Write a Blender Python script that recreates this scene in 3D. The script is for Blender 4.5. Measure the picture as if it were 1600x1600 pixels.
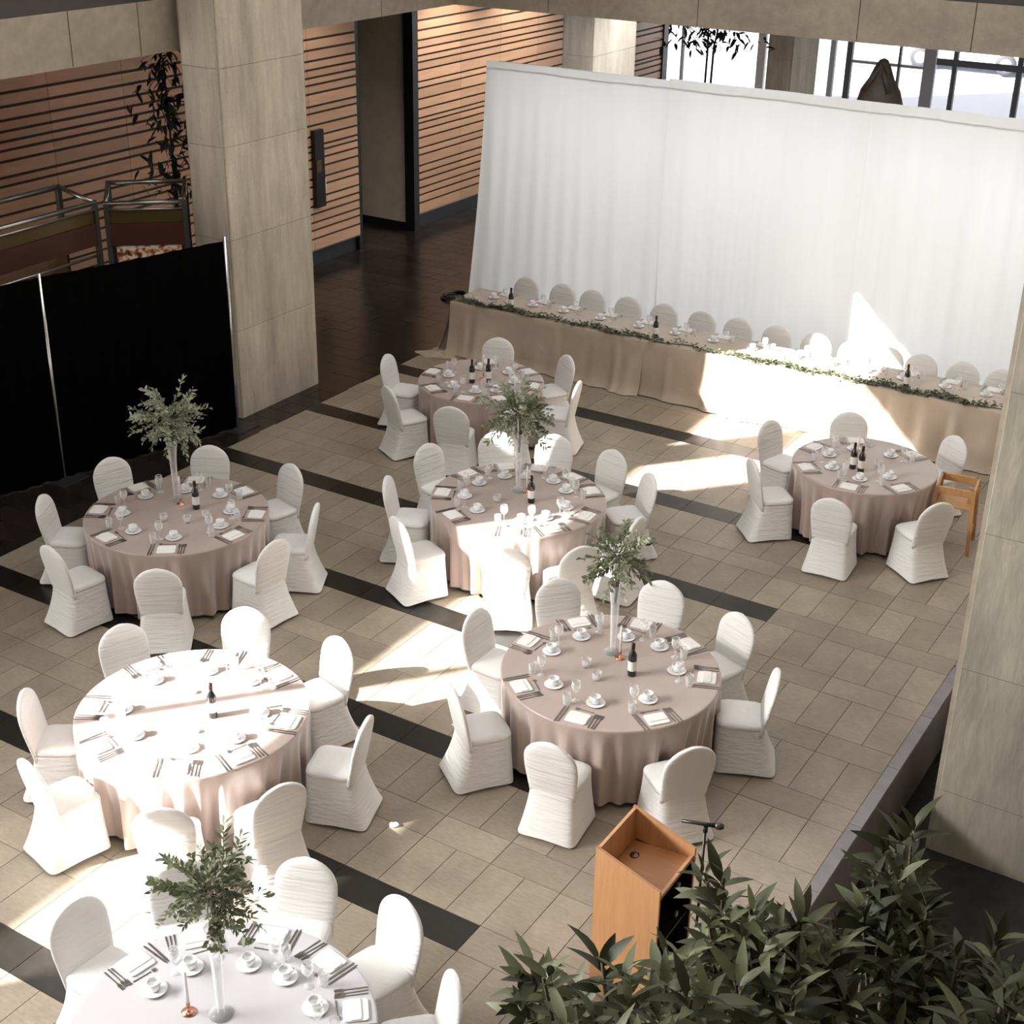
import bpy, math, random
from mathutils import Vector, Matrix
for o in list(bpy.data.objects): bpy.data.objects.remove(o, do_unlink=True)
SC = bpy.context.scene; COL = SC.collection
R = math.radians; PI = math.pi; sin = math.sin; cos = math.cos
rnd = random.Random(7)

# ------------------------------------------------------------------ camera
YAW, PIT, ROLL, FPX = 2.12033918, 0.449971759, 0.018120725, 2265.08
CAM = Vector((6.31136, -2.62195, 7.20094))
fw = Vector((cos(PIT)*cos(YAW), cos(PIT)*sin(YAW), -sin(PIT)))
rt = Vector((sin(YAW), -cos(YAW), 0)); up = rt.cross(fw)
r2 = rt*cos(ROLL) + up*sin(ROLL); u2 = up*cos(ROLL) - rt*sin(ROLL)
cd = bpy.data.cameras.new('camera'); cam = bpy.data.objects.new('camera', cd); COL.objects.link(cam)
cd.sensor_width = 36; cd.lens = FPX/1600*36; cd.clip_end = 300
cam.matrix_world = Matrix(((r2.x, u2.x, -fw.x, CAM.x), (r2.y, u2.y, -fw.y, CAM.y), (r2.z, u2.z, -fw.z, CAM.z), (0, 0, 0, 1)))
SC.camera = cam
# ------------------------------------------------------------------ world, sun, exposure
w = bpy.data.worlds.new('world'); SC.world = w; w.use_nodes = True
bg = w.node_tree.nodes['Background']; bg.inputs[0].default_value = (1.0, 0.985, 0.965, 1); bg.inputs[1].default_value = 2.35
AZ, EL = R(50.1), R(29.6)
sl = bpy.data.lights.new('sun', 'SUN'); so = bpy.data.objects.new('sun', sl); COL.objects.link(so)
sl.energy = 38.0; sl.angle = R(0.55); sl.color = (1.0, 0.97, 0.93)
so.location = (-20, -20, 25)
so.rotation_euler = Vector((cos(AZ)*cos(EL), sin(AZ)*cos(EL), -sin(EL))).to_track_quat('-Z', 'Y').to_euler()
wl_ = bpy.data.lights.new('window_daylight', 'AREA'); wl_.shape = 'RECTANGLE'; wl_.size = 6.6; wl_.size_y = 1.6; wl_.energy = 880; wl_.color = (1, .98, .95); wl_.spread = R(92)
wo_ = bpy.data.objects.new('window_daylight', wl_); COL.objects.link(wo_); wo_.location = (-6.45, -2.2, 6.0)
wo_.rotation_euler = Vector((.88, .42, -.30)).to_track_quat('-Z', 'Y').to_euler()
SC.view_settings.view_transform = 'Standard'; SC.view_settings.look = 'None'
SC.view_settings.exposure = 0.0; SC.view_settings.gamma = 1.0; SC.view_settings.use_curve_mapping = False

# ------------------------------------------------------------------ materials
MATS = {}
def mat(name, col, rough=.6, metal=0, spec=.5, var=0, island=0, noise=None, bump=None, streak=None, trans=0, alpha=None, sheen=0, coat=0):
    """noise=(scale,amount,stretch) colour mottling; bump=(scale,strength,stretch); var = per-object value change"""
    m = bpy.data.materials.new(name); m.use_nodes = True; MATS[name] = m
    nt = m.node_tree; N = nt.nodes; L = nt.links; b = N['Principled BSDF']; out = N['Material Output']
    b.inputs['Roughness'].default_value = rough; b.inputs['Metallic'].default_value = metal
    b.inputs['Specular IOR Level'].default_value = spec
    if sheen: b.inputs['Sheen Weight'].default_value = sheen
    if coat: b.inputs['Coat Weight'].default_value = coat; b.inputs['Coat Roughness'].default_value = .1
    rgb = N.new('ShaderNodeRGB'); rgb.outputs[0].default_value = (*col, 1); c = rgb.outputs[0]
    tc = N.new('ShaderNodeTexCoord')
    def coords(st, world=True):
        mp = N.new('ShaderNodeMapping'); mp.inputs['Scale'].default_value = st
        if world:
            g = N.new('ShaderNodeNewGeometry'); L.new(g.outputs['Position'], mp.inputs[0])
        else: L.new(tc.outputs['Object'], mp.inputs[0])
        return mp.outputs[0]
    def scale_by(c, fac_socket, lo, hi):
        mr = N.new('ShaderNodeMapRange'); mr.inputs['To Min'].default_value = lo; mr.inputs['To Max'].default_value = hi
        L.new(fac_socket, mr.inputs[0])
        mx = N.new('ShaderNodeVectorMath'); mx.operation = 'SCALE'; L.new(c, mx.inputs[0]); L.new(mr.outputs[0], mx.inputs['Scale'])
        return mx.outputs[0]
    if var:
        oi = N.new('ShaderNodeObjectInfo'); c = scale_by(c, oi.outputs['Random'], 1-var, 1+var)
    if island:
        g = N.new('ShaderNodeNewGeometry'); c = scale_by(c, g.outputs['Random Per Island'], 1-island, 1+island)
    for nz in ([noise] if noise and not isinstance(noise, list) else (noise or [])):
        sc_, am, st = nz
        t = N.new('ShaderNodeTexNoise'); t.inputs['Scale'].default_value = sc_; t.inputs['Detail'].default_value = 5
        t.inputs['Roughness'].default_value = .62
        L.new(coords(st), t.inputs[0])
        mr0 = N.new('ShaderNodeMapRange'); mr0.inputs[1].default_value = .28; mr0.inputs[2].default_value = .72; L.new(t.outputs[0], mr0.inputs[0])
        c = scale_by(c, mr0.outputs[0], 1-am, 1+am)
    L.new(c, b.inputs['Base Color'])
    if bump:
        sc_, stg, st = bump
        t = N.new('ShaderNodeTexNoise'); t.inputs['Scale'].default_value = sc_; t.inputs['Detail'].default_value = 3
        L.new(coords(st, False), t.inputs[0])
        bp = N.new('ShaderNodeBump'); bp.inputs['Strength'].default_value = stg; bp.inputs['Distance'].default_value = .02
        L.new(t.outputs[0], bp.inputs['Height']); L.new(bp.outputs[0], b.inputs['Normal'])
    if trans:
        tr = N.new('ShaderNodeBsdfTranslucent'); L.new(c, tr.inputs[0])
        mx = N.new('ShaderNodeMixShader'); mx.inputs[0].default_value = trans
        L.new(b.outputs[0], mx.inputs[1]); L.new(tr.outputs[0], mx.inputs[2]); L.new(mx.outputs[0], out.inputs[0])
    if alpha is not None:
        tr = N.new('ShaderNodeBsdfTransparent'); mx = N.new('ShaderNodeMixShader')
        lw = N.new('ShaderNodeLayerWeight'); lw.inputs[0].default_value = .35
        mr = N.new('ShaderNodeMapRange'); mr.inputs['To Min'].default_value = alpha; mr.inputs['To Max'].default_value = min(1, alpha+.5)
        L.new(lw.outputs['Facing'], mr.inputs[0]); L.new(mr.outputs[0], mx.inputs[0])
        L.new(tr.outputs[0], mx.inputs[1]); L.new(b.outputs[0], mx.inputs[2]); L.new(mx.outputs[0], out.inputs[0])
    return m
U1 = (1, 1, 1)
mat('tile', (.275, .228, .173), .42, var=.13, island=.10, noise=[(2.2, .16, U1), (14, .14, (1, 3, 1))], bump=(30, .12, U1))
mat('dark_stone', (.014, .0115, .009), .34, var=.2, island=.2, noise=(9, .35, U1))
mat('corridor_tile', (.017, .013, .011), .24, var=.5, island=.4, noise=(7, .4, U1))
mat('grout', (.11, .09, .07), .8, noise=(6, .2, U1))
mat('kerb_stone', (.21, .19, .20), .5, var=.08, noise=(5, .15, U1))
mat('soil', (.012, .010, .008), .95, noise=(6, .5, U1), bump=(20, .6, U1))
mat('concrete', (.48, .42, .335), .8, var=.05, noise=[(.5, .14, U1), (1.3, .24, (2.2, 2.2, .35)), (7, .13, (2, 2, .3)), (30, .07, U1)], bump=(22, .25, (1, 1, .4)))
mat('concrete_shaded_dirty', (.27, .245, .195), .85, noise=[(.5, .2, U1), (1.3, .28, (2.2, 2.2, .35)), (7, .15, (2, 2, .3))], bump=(22, .3, (1, 1, .4)))  # base darkened to put shade on the pit column, plus its greenish-grey dirt
mat('concrete_beam', (.33, .285, .22), .8, noise=[(1.2, .2, (.6, .6, 1)), (8, .12, U1)], bump=(22, .25, U1))
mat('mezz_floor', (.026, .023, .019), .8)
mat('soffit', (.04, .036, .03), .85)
mat('plank', (.50, .30, .18), .45, var=.12, noise=[(2.0, .10, (3, .5, 3)), (8, .08, (6, .3, 6))])
mat('plank_backing', (.020, .012, .008), .7)
mat('kick', (.03, .032, .036), .35)
mat('recess_wall', (.48, .40, .30), .8, noise=(3, .12, U1))
mat('black_panel', (.008, .008, .009), .4)
mat('bronze', (.05, .045, .04), .6)
mat('chair_fabric', (.81, .80, .785), .75, bump=(7, .6, (.5, 1.0, 5)), sheen=.2, trans=.10)
mat('blush_satin', (.39, .295, .255), .32, sheen=.6, noise=(3, .06, U1), bump=(6, .18, (1, 1, .3)))
mat('sky_sheen_satin', (.50, .49, .51), .42, sheen=.3, bump=(6, .12, U1))  # pale base has the sky's reflection in the satin put into its colour
mat('taupe_satin', (.47, .375, .29), .42, sheen=.3, noise=(2.2, .10, U1), bump=(5, .5, U1))
mat('head_top', (.70, .66, .61), .5)
mat('table_wood', (.25, .17, .1), .6)
mat('metal_leg', (.08, .08, .085), .4, metal=.7)
mat('white_drape', (.88, .875, .865), .75, trans=.55, noise=(2, .03, (1, 1, .1)))
mat('black_drape', (.0025, .0025, .0025), 1, spec=0)
mat('chrome', (.75, .75, .74), .25, metal=1)
mat('steel', (.42, .41, .40), .3, metal=.9)
mat('cutlery', (.30, .27, .25), .3, metal=.85)
mat('napkin', (.82, .79, .765), .8)
mat('china', (.84, .84, .85), .2)
mat('coffee', (.35, .35, .36), .3)
mat('glass', (.93, .95, .96), .04, alpha=.10)
mat('pane_glass', (.9, .94, .97), .03, alpha=.05)
mat('bottle_glass', (.008, .009, .008), .12, coat=.6)
mat('bottle_label', (.80, .79, .76), .6)
mat('foil', (.05, .012, .015), .35, metal=.4)
mat('copper', (.72, .36, .24), .25, metal=1)
mat('wax', (.85, .80, .74), .5)
mat('leaf_grey', (.29, .31, .225), .55, var=.25, island=.35, trans=.2)
mat('leaf_mid', (.135, .155, .085), .5, var=.25, island=.4, trans=.2)
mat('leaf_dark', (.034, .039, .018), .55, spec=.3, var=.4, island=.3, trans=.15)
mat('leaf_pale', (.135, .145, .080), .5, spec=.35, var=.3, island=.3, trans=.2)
mat('leaf_night', (.010, .012, .008), .6, island=.3)
mat('bark', (.07, .05, .035), .8, noise=(20, .3, U1))
mat('bark_dark', (.015, .012, .01), .8)
mat('lectern_wood', (.55, .285, .135), .42, noise=[(3, .10, (5, 5, .5)), (11, .07, (6, 6, .35))])
mat('lectern_inner', (.42, .185, .075), .42, noise=(4, .12, (.6, 5, 5)))
mat('black_plastic', (.01, .01, .011), .35)
mat('chair_wood', (.50, .27, .11), .4, noise=(6, .12, (4, 4, .6)))
mat('maroon_panel', (.075, .022, .014), .5)
mat('brass_strip', (.13, .09, .035), .4, metal=.5)
mat('mullion', (.42, .43, .46), .5)
mat('mullion_dark', (.12, .125, .14), .5)
mat('white_frame', (.82, .82, .83), .5)
mat('pavement', (.37, .39, .45), .8, noise=(.7, .06, U1))
mat('car_white', (.80, .81, .83), .25, coat=.5)
mat('rubber', (.03, .03, .04), .7)
mat('rim', (.5, .5, .52), .3, metal=.8)
mat('sculpture', (.032, .020, .012), .6, noise=(5, .45, U1), bump=(9, .8, U1))
mat('paper', (.85, .84, .80), .8)
mat('lamp_white', (.9, .9, .88), .5)

def poster_mat():
    m = bpy.data.materials.new('flower_print'); m.use_nodes = True; MATS['flower_print'] = m
    nt = m.node_tree; N = nt.nodes; L = nt.links; b = N['Principled BSDF']; b.inputs['Roughness'].default_value = .5
    tc = N.new('ShaderNodeTexCoord'); v = N.new('ShaderNodeTexNoise'); v.inputs['Scale'].default_value = 13; v.inputs['Detail'].default_value = 4
    L.new(tc.outputs['Object'], v.inputs[0]); r = N.new('ShaderNodeValToRGB'); e = r.color_ramp.elements
    e[0].position = .40; e[0].color = (.05, .035, .03, 1); e[1].position = .46; e[1].color = (.55, .16, .08, 1)
    for ps, cc in ((.5, (.72, .35, .2, 1)), (.535, (.80, .70, .58, 1)), (.7, (.85, .80, .72, 1))):
        x = e.new(ps); x.color = cc
    L.new(v.outputs[0], r.inputs[0]); L.new(r.outputs[0], b.inputs['Base Color'])
poster_mat()

# ------------------------------------------------------------------ mesh helpers
class MB:
    def __init__(s): s.v = []; s.f = []; s.sm = []; s.mi = []; s.m = 0
    def add(s, vs, fs, smooth=False):
        o = len(s.v); s.v += [tuple(x) for x in vs]
        for f in fs: s.f.append(tuple(i+o for i in f)); s.sm.append(smooth); s.mi.append(s.m)
        return s
    def box(s, x0, x1, y0, y1, z0, z1):
        return s.add([(x, y, z) for z in (z0, z1) for y in (y0, y1) for x in (x0, x1)],
                     [(0, 2, 3, 1), (4, 5, 7, 6), (0, 1, 5, 4), (2, 6, 7, 3), (0, 4, 6, 2), (1, 3, 7, 5)])
    def loft(s, rings, cap=True, smooth=True, close=True):
        n = len(rings[0]); vs = [p for r in rings for p in r]; fs = []
        for i in range(len(rings)-1):
            for j in range(n if close else n-1):
                k = (j+1) % n; fs.append((i*n+j, i*n+k, (i+1)*n+k, (i+1)*n+j))
        s.add(vs, fs, smooth)
        if cap and close:
            o = len(s.v)-len(vs)
            s.f.append(tuple(o+j for j in reversed(range(n)))); s.sm.append(False); s.mi.append(s.m)
            s.f.append(tuple(o+(len(rings)-1)*n+j for j in range(n))); s.sm.append(False); s.mi.append(s.m)
        return s
    def lathe(s, prof, n=16, c=(0, 0, 0), cap=True):
        return s.loft([[(c[0]+r*cos(2*PI*j/n), c[1]+r*sin(2*PI*j/n), c[2]+z) for j in range(n)] for r, z in prof], cap)
    def tube(s, pts, r, n=6, cap=True):
        rings = []
        for i, p in enumerate(pts):
            p = Vector(p); a = Vector(pts[max(0, i-1)]); b = Vector(pts[min(len(pts)-1, i+1)]); d = (b-a).normalized()
            u = d.cross(Vector((0, 0, 1)));  u = u.normalized() if u.length > 1e-3 else Vector((1, 0, 0)); v = d.cross(u)
            rr = r[i] if isinstance(r, (list, tuple)) else r
            rings.append([p+(u*cos(2*PI*j/n)+v*sin(2*PI*j/n))*rr for j in range(n)])
        return s.loft(rings, cap)
    def mesh(s, name, *mats):
        m = bpy.data.meshes.new(name); m.from_pydata(s.v, [], s.f); m.polygons.foreach_set('use_smooth', s.sm)
        for x in mats: m.materials.append(MATS[x])
        if len(mats) > 1: m.polygons.foreach_set('material_index', s.mi)
        m.update(); return m
def obj(name, me, parent=None, loc=(0, 0, 0), rot=(0, 0, 0), scale=(1, 1, 1), kind=None):
    o = bpy.data.objects.new(name, me); COL.objects.link(o); o.location = loc; o.rotation_euler = rot; o.scale = scale
    if parent is not None: o.parent = parent
    if kind: o['kind'] = kind
    return o
def tag(o, label, cat, group=None, kind=None):
    o['label'] = label; o['category'] = cat
    if group: o['group'] = group
    if kind: o['kind'] = kind
    return o
def empty(name, loc=(0, 0, 0), rz=0):
    o = bpy.data.objects.new(name, None); COL.objects.link(o); o.location = loc; o.rotation_euler = (0, 0, rz); o.empty_display_size = .1
    return o
def boxmesh(name, m, *b): return MB().box(*b).mesh(name, m)
def struct(name, me, parent=None, label=None):
    o = obj(name, me, parent, kind='structure')
    if label and parent is None: o['label'] = label
    return o
def copy_tree(o, parent=None):
    c = o.copy(); COL.objects.link(c)
    if parent is not None: c.parent = parent
    for ch in list(KIDS.get(o.name, [])): copy_tree(ch, c)
    return c
KIDS = {}
def kid(o):
    KIDS.setdefault(o.parent.name, []).append(o); return o

# ================================================================== THE SETTING
U = 0.3061                       # tile module
X0, X1, KX = -5.418, 1.9466, 3.765  # floor border, stripe end, kerb
YS3 = 15.19275 - 3*1.83659       # top edge of a stripe row
floor = struct('floor', MB().box(X0, KX, -1.5, 16.3, -.25, -.006).mesh('floor', 'grout'), label='pale travertine tile floor with dark stone stripes')
tile_meshes = {}
def tile_mesh(wx, wy, m):
    k = (round(wx, 3), round(wy, 3), m)
    if k not in tile_meshes: tile_meshes[k] = boxmesh('tile', m, -wx/2+.003, wx/2-.003, -wy/2+.003, wy/2-.003, -.012, 0)
    return tile_meshes[k]
light, dark = [], []
for row in range(-20, 13):
    kk = row % 4                   # 0 stripe row, 1 long, 2 short, 3 long ; going +y from a stripe's lower edge
    base = YS3 - U + (row//4)*6*U
    yb = base + (0, U, 3*U, 4*U)[kk]; hy = (U, 2*U, U, 2*U)[kk]
    if yb > 15.6 or yb < -1.4: continue
    wx = 2*U if kk in (0, 2) else U
    off = X1 if kk != 2 else X1-U
    n0 = math.floor((X0-off)/wx)
    x = off + n0*wx
    while x < KX-.01:
        a, b = max(x, X0), min(x+wx, KX)
        if b-a > .03:
            (dark if (kk == 0 and b < X1+.01) else light).append(((a+b)/2, yb+hy/2, b-a, hy))
        x += wx
def seen(x, y):
    d = Vector((x, y, 0)) - CAM; z = d.dot(fw); 
    if z < 1: return None
    px, py = 800+FPX*d.dot(r2)/z, 800-FPX*d.dot(u2)/z
    return z if -30 < px < 1630 and -30 < py < 1630 else None
light.sort(key=lambda t: seen(t[0], t[1]) or 1e3+abs(t[0]))
for t in light[:296]: obj('tile', tile_mesh(t[2], t[3], 'tile'), floor, (t[0], t[1], 0), (rnd.uniform(-.002, .002), rnd.uniform(-.002, .002), 0))
mb = MB()
for x, y, wx, hy in light[296:]: mb.box(x-wx/2+.003, x+wx/2-.003, y-hy/2+.003, y+hy/2-.003, -.012, 0)
obj('far_tiles', mb.mesh('far_tiles', 'tile'), floor, kind='stuff')
for x, y, wx, hy in dark: obj('stripe_slab', tile_mesh(wx, hy, 'dark_stone'), floor, (x, y, .0))
# dark corridor floor
cor = struct('floor_corridor', MB().box(-14, X0, -1.5, 16.3, -.25, -.008).box(-14, 9, 16.3, 30.6, -.25, -.008).mesh('floor_corridor', 'black_panel'), label='dark polished paving of the corridor')
ct = []
for i in range(104):
    for j in range(26):
        y = -1.35 + i*.305; xr = X0 - (j-.5 if i % 2 else j)*.61; xl = xr-.61
        if y > 16.2: xr += 4.88; xl += 4.88
        lim = X0 if y < 16.2 else 9
        xr = min(xr, lim)
        if xr-xl < .05 or xl < -11.7 or y > 30.3: continue
        cxx = (xl+xr)/2
        if seen(cxx, y): ct.append((cxx, y, xr-xl))
ct.sort(key=lambda t: abs(t[0]+7.5)+abs(t[1]-15)*.7)
for x, y, wx in ct[:290]: obj('paving_slab', tile_mesh(wx, .305, 'corridor_tile'), cor, (x, y, 0), (rnd.uniform(-.004, .004), rnd.uniform(-.004, .004), 0))
mb = MB()
for x, y, wx in ct[290:]: mb.box(x-wx/2+.003, x+wx/2-.003, y-.149, y+.149, -.012, 0)
if ct[290:]: obj('far_paving', mb.mesh('far_paving', 'corridor_tile'), cor, kind='stuff')
# kerb and planting pit
kerb = struct('trim_1', MB().box(KX, 3.875, -1.5, 9.6, -.7, -.012).mesh('kerb_core', 'kerb_stone'), label='grey stone kerb along the planting pit')
y = -1.5; km = boxmesh('kerb_block', 'kerb_stone', .003, .107, .003, .914, -.06, .0)
for i in range(12): obj('kerb_block', km, kerb, (KX, -1.5+i*.917, .004))
struct('floor_pit', MB().box(3.875, 14, -6, 16.3, -.9, -.62).mesh('pit', 'soil'), label='dark soil of the sunken planting bed')
struct('floor_side', MB().box(KX, 14, 9.61, 16.3, -.6, -.004).mesh('side', 'tile'), label='pale floor behind the heavy column')

# columns with recessed pour joints
def column(name, x0, x1, y0, y1, zs, label, ch=.03, m='concrete'):
    c = empty(name); c['kind'] = 'structure'; c['label'] = label
    for a, b in zip(zs[:-1], zs[1:]):
        mb = MB(); pl = [(x0+ch, y0), (x1-ch, y0), (x1, y0+ch), (x1, y1-ch), (x1-ch, y1), (x0+ch, y1), (x0, y1-ch), (x0, y0+ch)]
        mb.loft([[(x, y, z) for x, y in pl] for z in (a+.003, b-.003)], smooth=False)
        obj('column_lift', mb.mesh('column_lift', m), c)
    mb = MB().box(x0+.008, x1-.008, y0+.008, y1-.008, zs[0], zs[-1]-.01)
    obj('column_core', mb.mesh('column_core', 'concrete_beam'), c)
    return c
column('column', -6.48, -5.88, 10.50, 12.09, (0, 1.18, 2.36, 3.5, 4.42, 5.3, 6.5), 'tall board-marked concrete column beside the black drape')
column('column', -6.48, -5.88, 19.62, 21.2, (0, 1.18, 2.36, 3.5, 4.54), 'concrete column behind the white drape beside the slatted wood wall')
column('column', -6.48, -5.88, 28.76, 30.35, (0, 1.18, 2.36, 3.5, 4.54), 'concrete column behind the white drape beside the street windows')
column('column', 4.19, 5.5, 7.6, 8.6, (-.62, 0, 1.17, 2.36, 3.5, 4.54, 6.5), 'heavy dirty shade-darkened concrete column standing in the planting pit', .05, 'concrete_shaded_dirty')

# mezzanine slab with concrete fascia beams
FX, FY, FB, FT = -6.65, 16.6, 4.55, 5.15
sl_ = empty('ceiling'); sl_['kind'] = 'structure'; sl_['label'] = 'mezzanine slab over the corridor with concrete fascia beams'
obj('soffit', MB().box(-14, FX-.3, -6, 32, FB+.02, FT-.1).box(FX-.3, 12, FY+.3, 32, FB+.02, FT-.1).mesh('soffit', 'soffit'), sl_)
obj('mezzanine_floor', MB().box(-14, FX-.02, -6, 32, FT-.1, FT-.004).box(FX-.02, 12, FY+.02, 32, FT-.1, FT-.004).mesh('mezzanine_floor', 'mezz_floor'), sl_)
ys = [-6, -2.2, 1.6, 5.4, 9.0, 10.05, 12.9, 14.75, FY+.3]
for a, b in zip(ys[:-1], ys[1:]): obj('fascia_beam', boxmesh('fascia_beam', 'concrete_beam', FX-.3, FX, a+.008, b-.008, FB, FT), sl_)
xs = [FX, -5.0, -2.6, -.3, 1.2, 3.2, 5.6, 8, 12]
for a, b in zip(xs[:-1], xs[1:]): obj('fascia_beam', boxmesh('fascia_beam', 'concrete_beam', a+.006, b-.006, FY, FY+.3, FB, FT), sl_)
obj('column_tie', boxmesh('column_tie', 'concrete_beam', FX, -6.48, 10.7, 11.9, 4.35, FT), sl_)
# upper wall of the atrium with window openings (low sun comes through them)
uw = empty('wall_left_upper'); uw['kind'] = 'structure'; uw['label'] = 'upper atrium wall with tall window openings'
OPEN = [(-5.6, 1.24, 6.70), (3.74, 7.55, 7.7)]
def uwall(y0, y1, z0, z1, n='wall_panel'): obj(n, boxmesh(n, 'bronze', FX-.13, FX-.01, y0, y1, z0, z1), uw)
y = -9
for a, b, zt in OPEN: uwall(y, a, FT, 15); uwall(a, b, zt, 15, 'lintel'); y = b
uwall(y, FY, FT, 15)
for ym, wm in ((-2.62, .06), (-.95, .04)): uwall(ym-wm/2, ym+wm/2, FT, 6.70, 'window_post')
uwall(5.1, 5.74, FT, 6.3, 'low_screen')
struct('wall_back_upper', boxmesh('wall_back_upper', 'bronze', FX, 12, FY+.02, FY+.14, FT, 9.5), label='upper atrium wall above the far fascia beam')

struct('added_wall_right', boxmesh('added_wall_right', 'concrete_beam', 12, 12.3, -9, 32, -1, 10.5), label='unseen concrete wall added beyond the planting pit to block low sky')  # unseen wall, added to keep low sky light off the corridor
struct('added_wall_front', boxmesh('added_wall_front', 'concrete_beam', -6.5, 12, -9.3, -9, -1, 10.5), label='unseen concrete wall added facing the head table to block low sky')  # unseen wall, added to keep low sky light off the head table chairs
struct('added_roof', MB().box(3.7, 12, -9, 16.6, 10.5, 10.8).box(-6.5, 3.7, -9, -1.2, 10.5, 10.8).box(-6.64, -2.6, -1.2, 16.6, 10.5, 10.8).mesh('added_roof', 'concrete_beam'), label='unseen roof slab added to darken the sides around the central opening')  # unseen roof, added to darken the pit, its column and the corridor-side tables
struct('added_facade', boxmesh('added_facade', 'concrete_beam', -14, 12, 30.7, 31, FT, 13), label='unseen upper facade added above the glazing to shade the street')  # unseen facade, added so its shadow covers the street paving
# slatted timber wall along the corridor
WX = -9.5
wl = empty('wall_left'); wl['kind'] = 'structure'; wl['label'] = 'slatted timber wall along the corridor'
HR = [.15, .272, .172, .172, .139, .129, .115, .141, .204, .114, .196, .179, .163, .09, .127, .146, .184, .128, .197, .137, .131, .15, .132, .152, .209][::-1]
def slats(segs, zb=.31):
    for a, b in zip(segs[:-1], segs[1:]):
        z = zb
        for h in HR:
            gap = .038
            obj('plank', boxmesh('plank', 'plank', -.02, .014, a+.004, b-.004, 0, h-gap), wl, (WX, 0, z))
            z += h
    obj('backing', boxmesh('backing', 'plank_backing', WX-.2, WX-.015, segs[0], segs[-1], zb, FB+.05), wl)
    obj('kickboard', boxmesh('kickboard', 'kick', WX-.3, WX-.10, segs[0], segs[-1], 0, zb-.01), wl)
    obj('sill_strip', boxmesh('sill_strip', 'steel', WX-.1, WX+.016, segs[0], segs[-1], zb-.022, zb-.004), wl)
slats([6.9, 8.3, 9.68, 11.05, 12.41, 13.77, 15.13, 16.49, 17.78])
slats([19.62, 21.02, 22.43, 23.84, 25.3, 26.8, 28.3, 29.6])
obj('end_post', boxmesh('end_post', 'black_panel', WX-.2, WX+.05, 29.6, 29.85, 0, FB), wl)
# corridor recess between the two runs of slats
rc = empty('wall_recess'); rc['kind'] = 'structure'; rc['label'] = 'dark doorway recess between the two slatted wall runs'
obj('back_panel', boxmesh('back_panel', 'black_panel', -11.6, -11.5, 17.2, 20.2, 0, FB), rc)
obj('side_panel', boxmesh('side_panel', 'black_panel', -11.5, WX-.02, 17.79, 17.9, 0, FB), rc)
obj('plaster_panel', boxmesh('plaster_panel', 'recess_wall', -11.49, -11.44, 19.0, 20.2, 0, FB), rc)
obj('door_jamb', boxmesh('door_jamb', 'black_panel', WX-.2, WX+.012, 19.46, 19.61, 0, FB), rc)
obj('plaster_return', boxmesh('plaster_return', 'recess_wall', -10.75, WX-.2, 19.5, 19.62, .13, FB), rc)
obj('baseboard', boxmesh('baseboard', 'black_panel', -10.75, WX-.2, 19.49, 19.62, 0, .13), rc)
obj('black_return', boxmesh('black_return', 'black_panel', -11.44, -10.75, 19.4, 19.62, 0, FB), rc)
cab = empty('wall_cabinet', (WX+.02, 16.62, 0)); tag(cab, 'narrow black cabinet with brass plate on the slatted wall beside the concrete column', 'cabinet')
kid(obj('body', boxmesh('body', 'black_plastic', 0, .08, -.12, .12, 1.05, 2.35), cab))
kid(obj('brass_plate', boxmesh('brass_plate', 'brass_strip', .08, .09, -.1, .02, 1.65, 1.85), cab))
kid(obj('side_light', boxmesh('side_light', 'lamp_white', .0, .05, .13, .17, 1.25, 1.5), cab))

# street front behind the white drape
wd = empty('window_1', (0, 30.6, 0)); wd['kind'] = 'structure'; wd['label'] = 'street front glazing behind the white drape'
def post(x, wd_, m='mullion', y=0, z0=0, z1=FB): obj('mullion', boxmesh('mullion', m, x-wd_/2, x+wd_/2, y-.06, y+.06, z0, z1), wd)
for x, ww, m in ((-9.42, .05, 'mullion_dark'), (-7.36, .2, 'white_frame'), (-5.62, .12, 'mullion'), (-5.22, .13, 'mullion_dark'), (-4.05, .05, 'mullion_dark'), (-3.36, .27, 'mullion'), (-2.80, .10, 'mullion_dark'), (-1.40, .12, 'mullion_dark'), (-.2, .1, 'mullion'), (1.2, .1, 'mullion'), (3, .1, 'mullion'), (5, .1, 'mullion')): post(x, ww, m)
obj('push_bar', boxmesh('push_bar', 'mullion_dark', -3.2, -.2, -.09, -.05, 2.32, 2.46), wd)
obj('transom', boxmesh('transom', 'mullion', -5.2, -3.5, -.05, .05, 2.18, 2.24), wd)
px_ = [-9.42, -7.36, -5.62, -5.22, -4.05, -3.36, -2.80, -1.40, -.2, 1.2, 3, 5]
for a, b in zip(px_[:-1], px_[1:]): obj('pane', boxmesh('pane', 'pane_glass', a+.02, b-.02, -.008, .008, .02, FB), wd)
struct('ground_street', boxmesh('ground_street', 'pavement', -40, 40, 30.6, 120, -.3, -.02), label='pale street paving outside the windows')

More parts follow.
